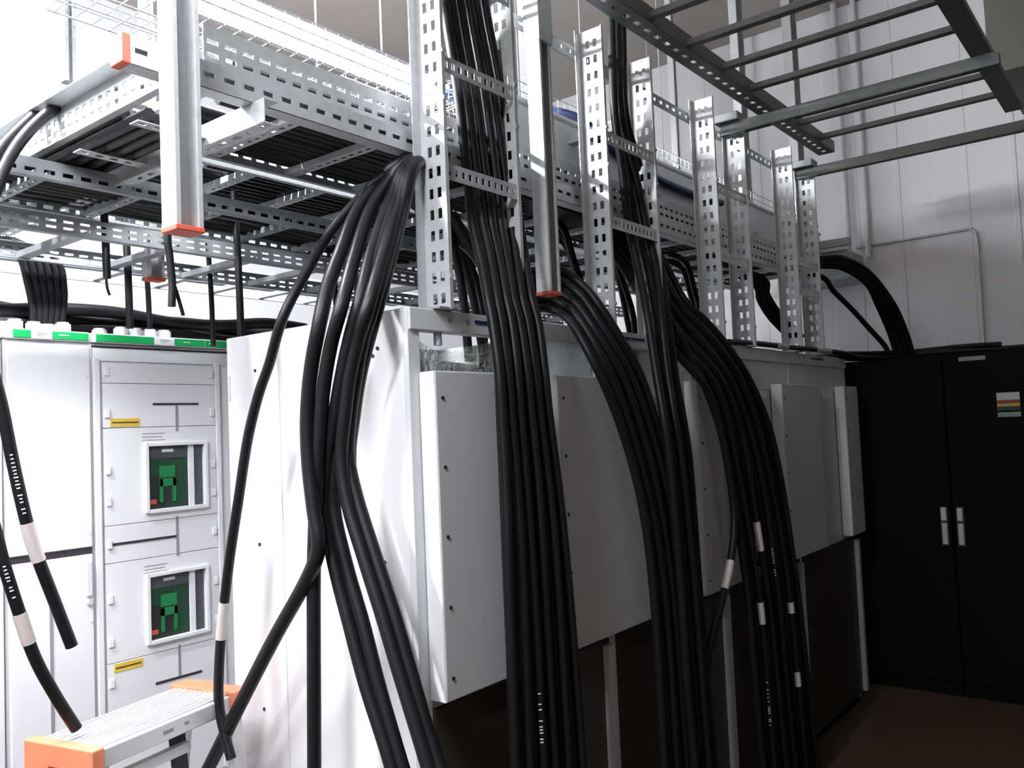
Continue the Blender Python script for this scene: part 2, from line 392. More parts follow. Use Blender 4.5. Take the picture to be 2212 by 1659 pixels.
# ------------------------------------------------------------------ main cabinet row
XB0, YF, YBK, ZB = 1.65, 1.66, 2.52, 2.10
cols = [(1.655, 2.60), (2.60, 3.57), (3.57, 4.50), (4.50, 5.48)]
covers = [(1.69, 1.95), (2.27, 2.86), (3.275, 3.82), (4.235, 4.80)]
names = ['first grey switchgear cabinet, with the big white side panel', 'second grey switchgear cabinet, right of the first cable bundle',
         'third grey switchgear cabinet, between the two right-hand bundles', 'fourth grey switchgear cabinet at the dark far end of the row']
for i, (x0, x1) in enumerate(cols):
    T = Thing('switchgear_cabinet', names[i], 'electrical cabinet', ((x0+x1)/2, (YF+YBK)/2, 0))
    e = .0015
    if i == 0:
        T.part('side_panel', B(x0-.004, x0+.02, YF+.02, YBK, 0.02, ZB), 'white_b', 0.004, label='white side panel')
        T.part('panel_seam', B(x0-.007, x0-.002, 2.235, 2.243, 0.03, ZB-.006), 'white_b')
        for y, z in ((2.36, 1.98), (1.78, 2.0), (2.36, 1.42), (1.78, 1.40), (2.36, 0.9), (1.80, 1.98)):
            T.part('panel_screw', MB().cyl((x0-.007, y, z), (x0-.002, y, z), .0055, 10), 'ink')
        for z in (1.93, 1.46): 
            T.part('hinge_pin', B(x0-.009, x0-.003, YBK-.02, YBK-.012, z-.04, z+.04), 'grey_paint')
        T.part('corner_post', B(x0-.002, x0+.045, YF+.001, YF+.03, 0.02, ZB), 'grey_paint', 0.003)
    else:
        T.part('side_panel', B(x0+e, x0+.02, YF+.02, YBK, 0.02, ZB-.02), 'grey_paint')
        T.part('corner_post', B(x0+e, x0+.045, YF+.001, YF+.03, 0.02, ZB), 'grey_paint', 0.003, label='pale divider post')
    T.part('back_panel', B(x0+.022, x1-e, YBK-.02, YBK, 0.02, ZB-.02), 'white_b')
    if i == 3: T.part('side_panel', B(x1-.02, x1-e, YF+.02, YBK-.021, 0.02, ZB), 'grey_paint')
    T.part('plinth', B(x0+.02, x1-.02, YF+.03, YBK-.03, 0, 0.0195), 'black_rack')
    tb = T.part('top_beam', B(x0+.002, x1-e, YF-.006, YF+.035, 2.042, 2.105), 'grey_paint', 0.003)
    mb = MB()
    mb.box(x0+.002, x1-e, YBK-.06, YBK-.022, 2.06, 2.10); mb.box(x0+.022, x0+.06, YF+.036, YBK-.062, 2.06, 2.10)
    T.part('roof_frame', mb, 'grey_paint', 0.002)
    lx = (1.93, 2.75, 3.62, 4.86)[i]
    lb = T.part('blue_label', B(lx, lx+.20, YF-.0085, YF-.005, 2.076, 2.086), 'cable_blue', label='narrow dark blue label')
    mb = MB()
    for x in (x0+.16, x0+.24): mb.cyl((x, YF-.009, 2.078), (x, YF-.004, 2.078), .007, 10)
    T.part('beam_bolt', mb, 'galv_dull', under=tb)
    # opening below the beam
    if i < 2:
        mb = MB(); n = 14
        xa, xb = x0+.05, x1-.02
        for k in range(n):
            a = xa+(xb-xa)*k/n; b_ = xa+(xb-xa)*(k+1)/n
            f = lambda x: 2.045-(.062*math.exp(-((x-x0-.13)/.10)**2) + .028*math.exp(-((x-x0-.3)/.10)**2) if i == 0 else .0)
            g = lambda x, t: YF+.012+.010*math.sin(9*x+t)+.004*math.sin(31*x)
            mb.quad((a, g(a, 0), 1.83), (b_, g(b_, 0), 1.83), (b_, g(b_, 1), f(b_)), (a, g(a, 1), f(a)))
        T.part('plastic_film', mb, 'film', label='crumpled clear plastic film')
    else:
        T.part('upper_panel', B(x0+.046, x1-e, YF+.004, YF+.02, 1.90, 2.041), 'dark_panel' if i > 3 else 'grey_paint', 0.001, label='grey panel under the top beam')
    if i == 0:
        T.part('drop_bolt', MB().cyl((1.785, YF+.012, 2.005), (1.785, YF+.012, 2.045), .012, 10), 'galv_dull')
    # lower doors
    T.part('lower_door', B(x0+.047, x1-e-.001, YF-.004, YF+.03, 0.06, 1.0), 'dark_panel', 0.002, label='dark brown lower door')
    ud = T.part('upper_door', B(x0+.047, x1-e-.001, YF+.004, YF+.03, 1.003, 1.895 if i > 1 else 1.86), 'cover', 0.002, label='grey recessed panel behind the cover box')
    if i > 1:
        a = (4.06, 5.05)[i-2] if i == 2 else 5.05
        p = T.part('name_plate', B(a, a+.12, YF+.001, YF+.0045, 1.855, 1.89), 'white', under=ud)
    mb = MB().box(x1-.052, x1-.012, YF-.030, YF-.0045, 0.07, 0.985)
    T.part('door_edge_strip', mb, 'cover', 0.002, label='pale upright strip below the cover box')

# protruding cover boxes
cl = ['first cover box, pale, left of the thickest cable bundle', 'second cover box, grey, between the straight and the curved cable bundles',
      'third cover box, dark grey with a pale left side, behind the fanned bundle', 'fourth cover box, dark grey, right of the fanned bundle', 'fifth cover box, narrow, at the far end of the row beside the black cabinets']
for i, (x0, x1) in enumerate(covers+[(5.245, 5.50)]):
    T = Thing('cover_box', cl[i], 'cover', ((x0+x1)/2, 1.635, 1.03), 'cover boxes along the cabinet fronts')
    mb = MB()
    mb.box(x0, x1, 1.60, 1.603, 1.03, 1.925); mb.box(x0, x0+.003, 1.6035, 1.658, 1.03, 1.925); mb.box(x1-.003, x1, 1.6035, 1.658, 1.03, 1.925)
    T.part('shell', MB().box(x0+.0015, x1, 1.60, 1.6585, 1.03, 1.925), 'cover', 0.004)
    T.part('lit_side', B(x0, x0+.003, 1.603, 1.658, 1.031, 1.924), 'white', label='left side made pale as if lit')  # paler than the shell to imitate light from the left
    for k in range(5):
        T.part('screw', MB().cyl((x0+.028, 1.5975, 1.85-.19*k), (x0+.028, 1.601, 1.85-.19*k), .0055, 10), 'ink')
# cable bracket seen through the film
single('conduit_elbow', MB().tube(spline([(1.80, 1.85, 1.80), (1.81, 1.85, 1.90), (1.87, 1.85, 1.95), (1.98, 1.85, 1.96), (2.2, 1.85, 1.95)]), .022), 'breaker_grey',
       'grey elbow pipe curving behind the clear plastic film', 'pipe')

# ------------------------------------------------------------------ vertical cable ladders on the cabinets
def vladder(xa, xb, label, ztop=3.25, zl=(2.51, 2.83, 3.14)):
    T = Thing('vertical_cable_ladder', label, 'cable ladder', ((xa+xb)/2, 1.67, 2.106), 'upright cable ladders on the cabinet row')
    for x in (xa, xb):
        mb = MB()
        mb.plate((x, 1.622, 2.106), (0, 0, 1), (0, 1, 0), ztop-2.106, .100, .003, [(.026, .042), (.058, .074)], .062, .030, .02)
        mb.box(x-.034, x+.0015, 1.722, 1.725, 2.106, ztop); mb.box(x-.012, x+.0015, 1.619, 1.622, 2.106, ztop)
        r = T.part('side_rail', mb, 'galv')
        T.part('foot_plate', B(x-.05, x+.03, 1.625, 1.72, 2.1055, 2.111), 'galv_dull', under=r)
        b_ = MB()
        for z in (2.2, 2.72, 2.86): b_.cyl((x-.004, 1.615, z), (x-.004, 1.622, z), .008, 8)
        T.part('bolt', b_, 'galv', under=r)
    for z in zl:
        mb = MB().plate((xa+.003, 1.632, z-.024), (1, 0, 0), (0, 0, 1), xb-xa-.006, .048, .003, [(.014, .034)], .03, .014)
        T.part('rung', mb, 'galv')
    return T
vladder(1.80, 2.14, 'upright slotted cable ladder nearest the white side panel, cables inside')
vladder(2.69, 3.06, 'second upright slotted cable ladder, from the left, carrying four thick cables', zl=(2.51, 2.83))
vladder(3.64, 3.99, 'third upright slotted cable ladder from the left, no cables inside', zl=(2.51, 2.83))
vladder(4.64, 5.00, 'fourth upright slotted cable ladder, at the far end beside the wall', zl=(2.45, 2.62))
single('tie_rail', MB().plate((1.85, 1.75, 3.155), (1, 0, 0), (0, 0, 1), 3.13, .05, .004, [(.018, .034)], .06, .025), 'galv_dull',
       'long dark rail joining the tops of the upright ladders', 'rail')

# hanging posts with red end caps
def hanger(x, y, z0, label, wd=.062, dp=.055, ztop=ZC, capm='red_cap', split=None):
    T = Thing('hanging_strut', label, 'strut', (x, y, z0), None)
    mb = MB().channel((x, y+dp/2, z0+.012), (x, y+dp/2, ztop), (0, -1, 0), wd, dp, .003, .010, slots=False)
    T.part('profile', mb, 'galv')
    if split: T.part('sleeve_joint', B(x-wd/2-.006, x+wd/2+.012, y-dp/2-.006, y+dp/2+.004, split, ztop), 'galv', 0.002)
    if capm: T.part('end_cap', B(x-wd/2-.003, x+wd/2+.003, y-dp/2-.003, y+dp/2+.003, z0, z0+.012), capm, 0.002, label='red plastic end cap')
    return T
hanger(0.99, 1.66, 2.205, 'long hanging strut with red end cap, left of the tray')
hanger(2.335, 1.665, 2.20, 'hanging strut with red end cap between the first two upright ladders', split=3.07)
hanger(at(1454, 200, 'y', 2.55).x, 2.55, 2.98, 'thin grey hanger post behind the second upright ladder', .04, .04, capm=None)
hanger(at(1598, 200, 'y', 2.12).x, 2.12, 3.02, 'wide hanger post from the ceiling above the third upright ladder', .10, .05, capm=None)
hanger(at(1713, 200, 'y', 2.0).x, 2.0, 2.76, 'wide hanger post from the ceiling above the fourth upright ladder', .12, .06, capm=None)
hanger(2.15, 3.9, 3.30, 'faint pale hanger post seen through the lamp glare', .05, .05, capm=None)
hanger(3.56, 2.62, 3.36, 'short hanging strut with red end cap right of the white strut', .05, .05)
hanger(1.10, 2.42, 2.775, 'hanger post against the bright wall at the left', .03, .03, capm=None)
hanger(1.57, 2.83, 2.33, 'small hanging strut with red end cap low under the trays', .06, .04, ztop=2.62)

# ------------------------------------------------------------------ overhead trays
def rail_x(mb, x0, x1, y, z0, h, rows, face=-1, pitch=.05, slot=.03, fl=.02):
    mb.plate((x0, y, z0), (1, 0, 0), (0, 0, 1), x1-x0, h, .003, rows, pitch, slot)
    for z in (z0, z0+h): mb.box(x0, x1, min(y, y-face*fl), max(y, y-face*fl), z-.0015, z+.0015)
def tray(label, x0, x1, y0, y1, z0, h, rows, rungs, name='cable_tray', grp=None, rung_w=.04, m='galv', rung_slots=True):
    T = Thing(name, label, 'cable tray', ((x0+x1)/2, (y0+y1)/2, z0), grp)
    for y, f in ((y0, -1), (y1, 1)):
        mb = MB(); rail_x(mb, x0, x1, y, z0, h, rows, f); T.part('side_rail', mb, m)
    for x in rungs:
        mb = MB().channel((x, y0+.002, z0+.004), (x, y1-.002, z0+.004), (0, 0, 1), rung_w, .02, .002, 0, .04, .02, slots=rung_slots)
        T.part('rung', mb, m)
    return T
T = tray('main perforated cable tray running along above the cabinet row', 1.13, 5.65, 1.79, 2.38, 2.655, .105, [(.028, .040), (.060, .072)],
     [1.22+.3*k for k in range(15)])
# strut carrying the tray, orange end
T = Thing('support_strut', 'long slotted strut with red end cap under the main tray edge', 'strut', (3.2, 1.768, 2.585))
mb = MB().channel((0.925, 1.792, 2.615), (5.62, 1.792, 2.615), (0, -1, 0), .062, .045, .003, .01, .08, .04)
mb.plate((0.925, 1.745, 2.584), (1, 0, 0), (0, 0, 1), 4.695, .064, .003, [(.026, .038)], .055, .03)
T.part('profile', mb, 'galv')
T.part('end_cap', B(.905, .925, 1.742, 1.795, 2.582, 2.648), 'red_cap', 0.003, label='salmon red plastic end cap')
# cables lying in the main tray, and the twin tray beside it
T = tray('rear perforated cable tray beside the main tray, hidden full of cables', 1.34, 5.65, 2.42, 2.98, 2.655, .08, [(.028, .040)],
     [1.42+.3*k for k in range(14)])
for nm, y0, n, x0 in (('main', 1.822, 14, 1.22), ('rear', 2.452, 13, 1.40)):
    for i in range(n):
        y = y0+.0405*i
        pts = [(x0+.10*((i*5) % 4)+.58*k, y+.0015*math.sin(2*k+i), 2.699+.0015*math.sin(k*1.7+i*2)) for k in range(8)]
        cable(f'black cable lying side by side with others in the {nm} tray, seen from below', pts, .0195, f'cables lying in the {nm} tray', k=3, seg=8)

# crossing ladder at the left end
T = Thing('crossing_cable_ladder', 'slotted cable ladder running towards the back wall at the left', 'cable tray', (1.14, 2.5, 2.56))
mb = MB().plate((1.055, 1.83, 2.585), (0, 1, 0), (0, 0, 1), 2.0, .105, .003, [(.030, .044), (.062, .076)], .042, .022)
mb.box(1.003, 1.055, 1.83, 3.83, 2.6885, 2.6915); mb.box(1.033, 1.055, 1.83, 3.83, 2.5835, 2.5865)
T.part('side_rail', mb, 'galv')
mb = MB().plate((1.235, 1.70, 2.525), (0, 1, 0), (0, 0, 1), 2.1, .058, .003, (), .05, .03)
mb.plate((1.235, 1.70, 2.525), (0, 1, 0), (1, 0, 0), 2.1, .04, .003, [(.012, .026)], .06, .03)
mb.box(1.235, 1.275, 1.70, 3.80, 2.5815, 2.5845)
T.part('side_rail', mb, 'galv')
for k in range(6):
    y = 1.95+.3*k
    T.part('rung', MB().plate((1.05, y, 2.545), (1, 0, 0), (0, 1, 0), .185, .04, .003, [(.012, .026)], .04, .02), 'galv')

for i in range(8):
    x = 1.080+.040*(i % 4); zc = 2.568+.034*(i//4)
    cable('dark cable packed with others in the crossing ladder at the left', [(x, 1.95+.03*i+.45*k, zc+.002*math.sin(k+i)) for k in range(5)], .0165, 'cables in the crossing ladder', k=3, seg=8)
# lower ladder behind the switchboard
T = tray('wide low cable ladder between the switchboard roof and the trays', 0.5, 4.4, 2.60, 3.04, 2.395, .055, [(.014, .022), (.034, .042)],
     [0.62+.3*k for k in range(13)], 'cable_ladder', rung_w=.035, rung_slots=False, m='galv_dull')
T = tray('middle cable ladder just below the main tray, behind the red capped strut', 0.62, 2.9, 2.42, 2.78, 2.50, .05, [(.012, .024)],
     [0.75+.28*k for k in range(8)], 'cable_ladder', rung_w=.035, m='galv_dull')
for i in range(7):
    y = 2.46+.045*i
    cable(f'{ORD[i]} dark cable from the front on the middle cable ladder', [(0.7+.1*(i % 3)+.42*k, y+.012*math.sin(2*k+i), 2.53+.006*math.sin(3*k+i)) for k in range(6)], .015,
          'cables on the middle ladder', k=4, seg=8)
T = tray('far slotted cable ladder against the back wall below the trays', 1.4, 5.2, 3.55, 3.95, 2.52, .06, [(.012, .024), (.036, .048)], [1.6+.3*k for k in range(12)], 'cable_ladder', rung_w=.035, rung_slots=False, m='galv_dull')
for i, (x, y, z0, z1, r) in enumerate(((1.565, 3.0, 2.18, 2.64, .0135), (1.63, 2.98, 2.18, 2.46, .010), (1.345, 2.72, 2.30, 2.64, .0125), (1.76, 2.6, 2.10, 2.64, .013), (1.84, 2.9, 2.12, 2.52, .010), (2.25, 2.66, 2.10, 2.46, .012), (2.33, 2.62, 2.10, 2.46, .012))):
    cable(['black drop cable beside the switchboard, thickest of two', 'thin black drop cable right of the thick one', 'black drop cable with cut end right of the red capped strut',
           'black drop cable just left of the large curved cables', 'thin drop cable half hidden behind the single curved cable', 'left of two black drop cables above the white cabinet corner', 'right of two black drop cables above the white cabinet corner'][i],
          [(x-.01, y, z1), (x, y, (z0+z1)/2), (x+.004, y, z0)], r)
for i in range(6):
    x = 1.27+.024*i
    cable(f'{ORD[i]} cable from the left in the black fan dropping onto the switchboard roof', [(x-.10-.015*i, 3.10, 2.47), (x-.03, 3.11, 2.42), (x+.0, 3.12, 2.33), (x+.02-.004*i, 3.13, 2.24), (x+.02-.006*i, 3.14, 2.165)], .013,
          'cables fanning down onto the switchboard roof')
cable('short black cable end with two frayed tips under the red capped strut', [(1.17, 2.0, 2.60), at(362, 490, 'y', 2.0), at(366, 550, 'y', 2.0), at(372, 610, 'y', 2.0), at(371, 662, 'y', 2.0)], .010, k=5)
cable('frayed side strand curling away under the red capped strut', [at(371, 600, 'y', 2.0), at(384, 640, 'y', 2.005), at(396, 682, 'y', 2.005)], .005, k=5)
cable('thin wire end dangling below the low cable ladder', [at(229, 535, 'y', 2.4), at(230, 610, 'y', 2.4), at(237, 638, 'y', 2.4)], .004, k=5)

# trunking with wire basket above the main tray
T = Thing('cable_trunking', 'deep grey trunking with bright upper lip above the main tray', 'cable tray', (4.2, 2.1, 2.86))
mb = B(2.30, 6.2, 2.0, 2.003, 2.87, 3.055); T.part('side_plate', mb, 'grey_paint')
T.part('lip', MB().cyl((2.30, 2.002, 3.062), (6.2, 2.002, 3.062), .014), 'white'); T.part('bottom_plate', B(2.30, 6.2, 2.004, 2.395, 2.87, 2.873), 'galv_dull')
T.part('side_plate', B(2.30, 6.2, 2.397, 2.40, 2.87, 2.99), 'grey_paint')
for k in range(7): T.part('bracket', MB().bar((2.5+.6*k, 1.95, 2.85), (2.5+.6*k, 2.55, 2.85), .04, .035), 'galv_dull')
def basket(label, x0, x1, y0, y1, z0, h, pitch=.1):
    T = Thing('wire_basket_tray', label, 'cable tray', ((x0+x1)/2, (y0+y1)/2, z0), 'wire basket trays')
    mb = MB()
    ys = [y0, y0+(y1-y0)*.25, (y0+y1)/2, y0+(y1-y0)*.75, y1]
    for y in ys: mb.tube([(x0, y, z0), (x1, y, z0)], .0025, 5)
    for y in (y0, y1):
        for zz in (z0+h*.5, z0+h): mb.tube([(x0, y, zz), (x1, y, zz)], .0025, 5)
    T.part('lengthwise_wires', mb, 'wire')
    mb = MB(); x = x0+.02
    while x < x1:
        mb.tube([(x, y0, z0+h), (x, y0, z0), (x, y1, z0), (x, y1, z0+h)], .002, 5); x += pitch
    T.part('cross_wires', mb, 'wire', stuff=True)
basket('wire basket tray across the lamp glare, upper left', 1.0, 2.28, 1.98, 2.32, 2.93, .07, .05)
basket('wire basket tray above the trunking, right of the lamp', 2.4, 6.3, 2.06, 2.36, 3.10, .08, .05)
basket('far wire basket tray high towards the back wall', 2.4, 6.4, 2.75, 3.15, 3.3, .08, .06)
for k, x in enumerate((2.6, 4.2, 5.9)):
    single('suspension_rod', MB().cyl((x, 3.157, 3.28), (x, 3.157, ZC), .005, 8), 'galv', ['thin rod holding the far wire basket, nearest the lamp', 'thin rod holding the far wire basket at its middle', 'thin rod holding the far wire basket near the right wall'][k], 'rod')
for i in range(15):
    x = 2.22+.155*i; y = 2.0+.05*(i*7 % 5)
    cable('black cable dropping from the trays into the cabinet roof behind the posts', [(x-.22, y+.02, 2.635), (x-.08, y, 2.60), (x, y, 2.46), (x+.03+.02*(i % 3), y-.02, 2.25), (x+.04+.05*(i % 2), y-.03, 2.0)], .016, 'cables dropping behind the posts', k=4, seg=8)
for i in range(4):
    y = 2.12+.05*i
    cable(f'{ORD[i]} navy blue cable from the front in the wire basket above the trunking', [(2.5+.6*k, y+.02*math.sin(k*1.3+i), 3.125+.004*math.sin(k+i)) for k in range(7)], .016, 'navy cables in the wire basket', m='cable_blue', k=4, seg=8)
cable('navy blue cable looping over the bright trunking lip', [(2.9, 2.3, 3.13), (3.0, 2.15, 3.15), (3.12, 2.02, 3.11), (3.3, 1.985, 3.02), (3.6, 1.985, 2.97), (4.1, 1.98, 2.955), (4.5, 1.985, 2.98)], .020, m='cable_blue')
single('amber_tag', B(3.62, 3.66, 2.55, 2.562, 3.33, 3.42), 'amber', 'small amber tag beside the second upright ladder', 'tag')
single('cross_strut', MB().bar((3.02, 1.78, 2.985), (3.02, 3.1, 2.985), .05, .045), 'galv', 'grey crossing strut between the white strut and the second ladder', 'strut')
single('cross_strut', MB().bar((5.95, 1.72, 2.93), (5.95, 2.5, 2.93), .05, .05), 'galv_dull', 'short crossing strut at the far end of the trunking', 'strut')
T = Thing('end_tray', 'short brownish tray end against the right wall beside the pale pipe', 'cable tray', (6.4, 2.0, 2.72))
T.part('plate', B(6.22, 6.62, 1.82, 2.3, 2.72, 2.93), 'galv_dull', 0.003); T.part('lip', B(6.20, 6.22, 1.80, 2.32, 2.925, 2.96), 'white')

# ------------------------------------------------------------------ upper right cable ladder
T = Thing('overhead_cable_ladder', 'empty dark cable ladder overhead at upper right', 'cable tray', (3.6, 1.0, 3.2))
for y, s_ in ((1.425, 1), (.60, -1)):
    mb = MB()
    mb.plate((1.9, y, 3.2), (1, 0, 0), (0, 0, 1), 2.86, .06, .003)
    y0 = y if s_ > 0 else y-.075
    mb.plate((1.9, y0, 3.2), (1, 0, 0), (0, 1, 0), 2.86, .085 if s_ > 0 else .075, .003, [(.030, .050)] if s_ > 0 else (), .075, .032)
    mb.box(1.9, 4.76, y0+.082 if s_ > 0 else y0, y0+.085 if s_ > 0 else y0+.003, 3.2, 3.225)
    T.part('side_rail', mb, 'galv_dark')
for k in range(9):
    x = 2.10+.302*k
    if k in (6,): continue
    T.part('rung', MB().channel((x, .60, 3.21), (x, 1.425, 3.21), (0, 0, 1), .034, .022, .002, .006, slots=False), 'galv_dark')
for x, lb in ((3.915, 'dark cross strut from the third upright ladder under the overhead ladder'), (4.955, 'dark cross strut from the fourth upright ladder at the overhead ladder end')):
    mb = MB().channel((x, .50, 3.146), (x, 1.70, 3.146), (0, 0, 1), .042, .050, .003, .008)
    T = Thing('cross_strut', lb, 'strut', (x, 1.1, 3.146)); T.part('profile', mb, 'galv_dark')
    T.part('corner_plate', B(x-.05, x+.05, 1.60, 1.72, 3.198, 3.24), 'galv_dark', 0.003)
single('plastic_block', B(4.30, 4.36, .545, .60, 3.20, 3.25), 'red', 'dull red plastic piece on the right rail of the overhead ladder', 'cap')
T = Thing('air_duct', 'dark olive duct end at the top right corner', 'duct', (5.6, .5, 3.72))
T.part('body', B(5.3, 6.3, .05, .70, 3.62, ZC-.01), 'olive', 0.01); T.part('flange', B(5.26, 5.30, .02, .73, 3.58, ZC-.01), 'olive', 0.004)

# conduits on the right wall
yw = lambda px, py: at(px, py, 'x', XW-.02)
p0, p1, p2, p3 = yw(1850, 535), yw(2080, 497), yw(2105, 520), yw(2127, 752)
P = [p0, p0.lerp(p1, .5), p1, Vector((XW-.02, p1.y-.05, p1.z-.005)), Vector((XW-.02, p3.y, p1.z-.09)), Vector((XW-.02, p3.y, p3.z+.3)), Vector((XW-.02, p3.y, 1.9))]
single('wall_conduit', MB().tube(spline(P, 6), .009, 8), 'galv', 'thin conduit bent down the right wall above the black cabinets', 'pipe')
yy = yw(1838, 380).y
single('vertical_pipe', MB().cyl((XW-.09, yy+.03, 2.95), (XW-.09, yy+.03, ZC), .024), 'white', 'pale vertical pipe on the right wall', 'pipe')
yy = yw(1868, 380).y
single('vertical_pipe', MB().cyl((XW-.05, yy, 2.92), (XW-.05, yy, ZC), .020), 'grey_paint', 'grey vertical pipe right of the pale pipe', 'pipe')

# ------------------------------------------------------------------ black cabinets at the end
XK = 5.8
ys = [2.45, 1.17, .40, -.37]
bl = ['black cabinet in the far corner, left door with a white handle', 'black cabinet at the right edge with stickers and a white handle', 'black cabinet continuing out of the right edge']
for i in range(3):
    y1, y0 = ys[i], ys[i+1]
    T = Thing('black_cabinet', bl[i], 'electrical cabinet', (XK+.35, (y0+y1)/2, 0), 'black cabinets at the end of the aisle')
    T.part('body', B(XK+.02, XK+.75, y0+.002, y1-.002, 0.08, 2.1), 'black_rack', 0.004)
    T.part('plinth', B(XK+.03, XK+.74, y0+.004, y1-.004, 0, .079), 'black_rack')
    T.part('door', B(XK, XK+.02, y0+.006, y1-.006, .10, 2.08), 'black_rack', 0.003)
    if i < 2:
        hy = 1.215 if i == 0 else 1.125
        h = T.part('handle_plate', B(XK-.008, XK, hy-.022, hy+.022, .92, 1.16), 'breaker_grey', 0.003, label='pale handle plate')
        T.part('lever', B(XK-.022, XK-.008, hy-.015, hy+.015, 1.075, 1.155), 'chalk', 0.004, under=h); T.part('lever', B(XK-.018, XK-.008, hy-.015, hy+.015, .93, 1.06), 'grey_paint', 0.004, under=h)
    if i == 1:
        for a, b_, m_ in ((1.80, 1.845, 'chalk'), (1.782, 1.799, 'red'), (1.762, 1.781, 'yellow'), (1.738, 1.761, 'green_dark'), (1.70, 1.728, 'teal')):
            T.part('sticker', B(XK-.002, XK, .765, .885, a, b_), m_)
        T.part('name_plate', B(XK-.004, XK, .93, 1.075, 2.05, 2.075), 'teal')
for i, (z, pts) in enumerate(((2.118, [(5.2, 1.70), (5.6, 1.60), (5.9, 1.45), (5.92, 1.2), (5.95, .9), (5.9, .5), (5.92, .1)]), (2.118, [(5.3, 1.76), (5.7, 1.68), (6.0, 1.5), (6.02, 1.2), (6.0, .8), (6.0, .3), (6.02, 0)]), (2.145, [(5.2, 1.74), (5.6, 1.66), (5.95, 1.4), (5.97, 1.1), (5.93, .86)]))):
    cable(['front cable lying along the tops of the black cabinets', 'rear cable lying along the tops of the black cabinets', 'upper cable with a cut end on the black cabinet tops'][i],
          [(x, y, z+(.006*math.sin(7*y))) for x, y in pts], .016)
# cables on top of the row's front edge with sleeves
T = Thing('cable', 'black cable with two white sleeves lying on the far cabinet tops', 'cable', (4.6, 1.63, 2.115))
P = spline([(3.75, 1.66, 2.118), (4.1, 1.645, 2.125), (4.5, 1.63, 2.125), (4.95, 1.60, 2.125), (5.3, 1.60, 2.125), (5.65, 1.62, 2.12), (5.9, 1.60, 2.12)], 6)
T.part('jacket', MB().tube(P, .014), 'cable')
for a, b_ in ((4.28, 4.46), (4.75, 5.02)):
    T.part('marker_sleeve', MB().tube([p for p in P if a <= p.x <= b_], .017), 'sleeve', label='white marker sleeve')

# ------------------------------------------------------------------ step ladder
fl, fr = at(215, 1617, 'z', 1.0), at(466, 1513, 'z', 1.0)
e1 = (fr-fl).normalized(); e2 = Vector((-e1.y, e1.x, 0)); Z = Vector((0, 0, 1))
c0 = fl; LW, DP = .50, .235
T = Thing('step_ladder', 'aluminium step ladder with orange plastic ends, lower left', 'ladder', (c0+e1*LW/2+e2*DP/2)*1 - Z*1.0)
def lb(a0, a1, b0, b1, z0, z1): return MB().obox(c0+e1*((a0+a1)/2)+e2*((b0+b1)/2)+Z*((z0+z1)/2-1.0), e1, e2, Z, (a1-a0)/2, (b1-b0)/2, (z1-z0)/2)
pl = T.part('platform', lb(0, LW, 0, DP, .945, .995), 'alu', 0.004)
mb = MB()
for k in range(11): mb.add(*(lambda m_: (m_.v, m_.f))(lb(.01, LW-.01, .012+.02*k, .022+.02*k, .995, 1.0)))
T.part('platform_ribs', mb, 'alu', under=pl)
mb = MB(); mb.add(*(lambda m_: (m_.v, m_.f))(lb(.20, .235, -.001, .001, .965, .975))); mb.add(*(lambda m_: (m_.v, m_.f))(lb(.275, .29, -.001, .001, .968, .976)))
T.part('stamped_marking', mb, 'mimic_grey', under=pl)
def arch(a0, a1):
    prof = [(-.012, .80), (-.012, 1.004), (DP+.012, 1.004), (DP+.012, .80), (DP-.04, .80), (DP-.045, .90), (DP-.085, .945), (.085, .945), (.045, .90), (.04, .80)]
    return MB().prism([c0+e1*a0+e2*b_+Z*(z-1.0) for b_, z in prof], e1, a1-a0)
T.part('end_moulding', arch(-.03, .006), 'orange', 0.004, label='orange plastic end moulding')
T.part('end_moulding', MB().prism([c0+e1*(LW-.05)+e2*b_+Z*(z-1.0) for b_, z in ((-.012, .955), (-.012, 1.006), (DP*.45, 1.004), (DP*.5, 1.010), (DP+.014, 1.006), (DP+.014, .94), (DP-.02, .93), (.02, .93))], e1, .07), 'orange', 0.004, label='orange plastic end moulding')
T.part('spreader_bar', lb(.05, .33, .03, .06, .872, .905), 'alu', 0.01)
for a in (.0, LW-.03):
    for b_, db in ((.012, -.10), (DP-.03, .12)):
        p = c0+e1*(a+.012)+e2*(b_+.01); q = p+e2*db-Z*.985
        lg = T.part('leg', MB().bar(p-Z*.06, q, .022, .05, up=e1), 'alu', 0.002)
        T.part('foot', MB().bar(q+Z*.02, q-Z*.015, .03, .058, up=e1), 'ink', under=lg)
for z in (.74, .48, .22):
    t_ = (.94-z)/.985*.10
    T.part('step', lb(.02, LW-.02, .005-t_, .075-t_, z, z+.035), 'alu', 0.003)
T.part('brace', MB().bar(c0+e1*.30+e2*.06-Z*.06, c0+e1*.30+e2*.02-Z*.40, .05, .012), 'ink')

# ------------------------------------------------------------------ hanging cables
def pp(seq): return [at(x, y, ax, v) for x, y, ax, v in seq]
def lower(P, z=0.02): return P+[Vector((P[-1].x, P[-1].y, z))]
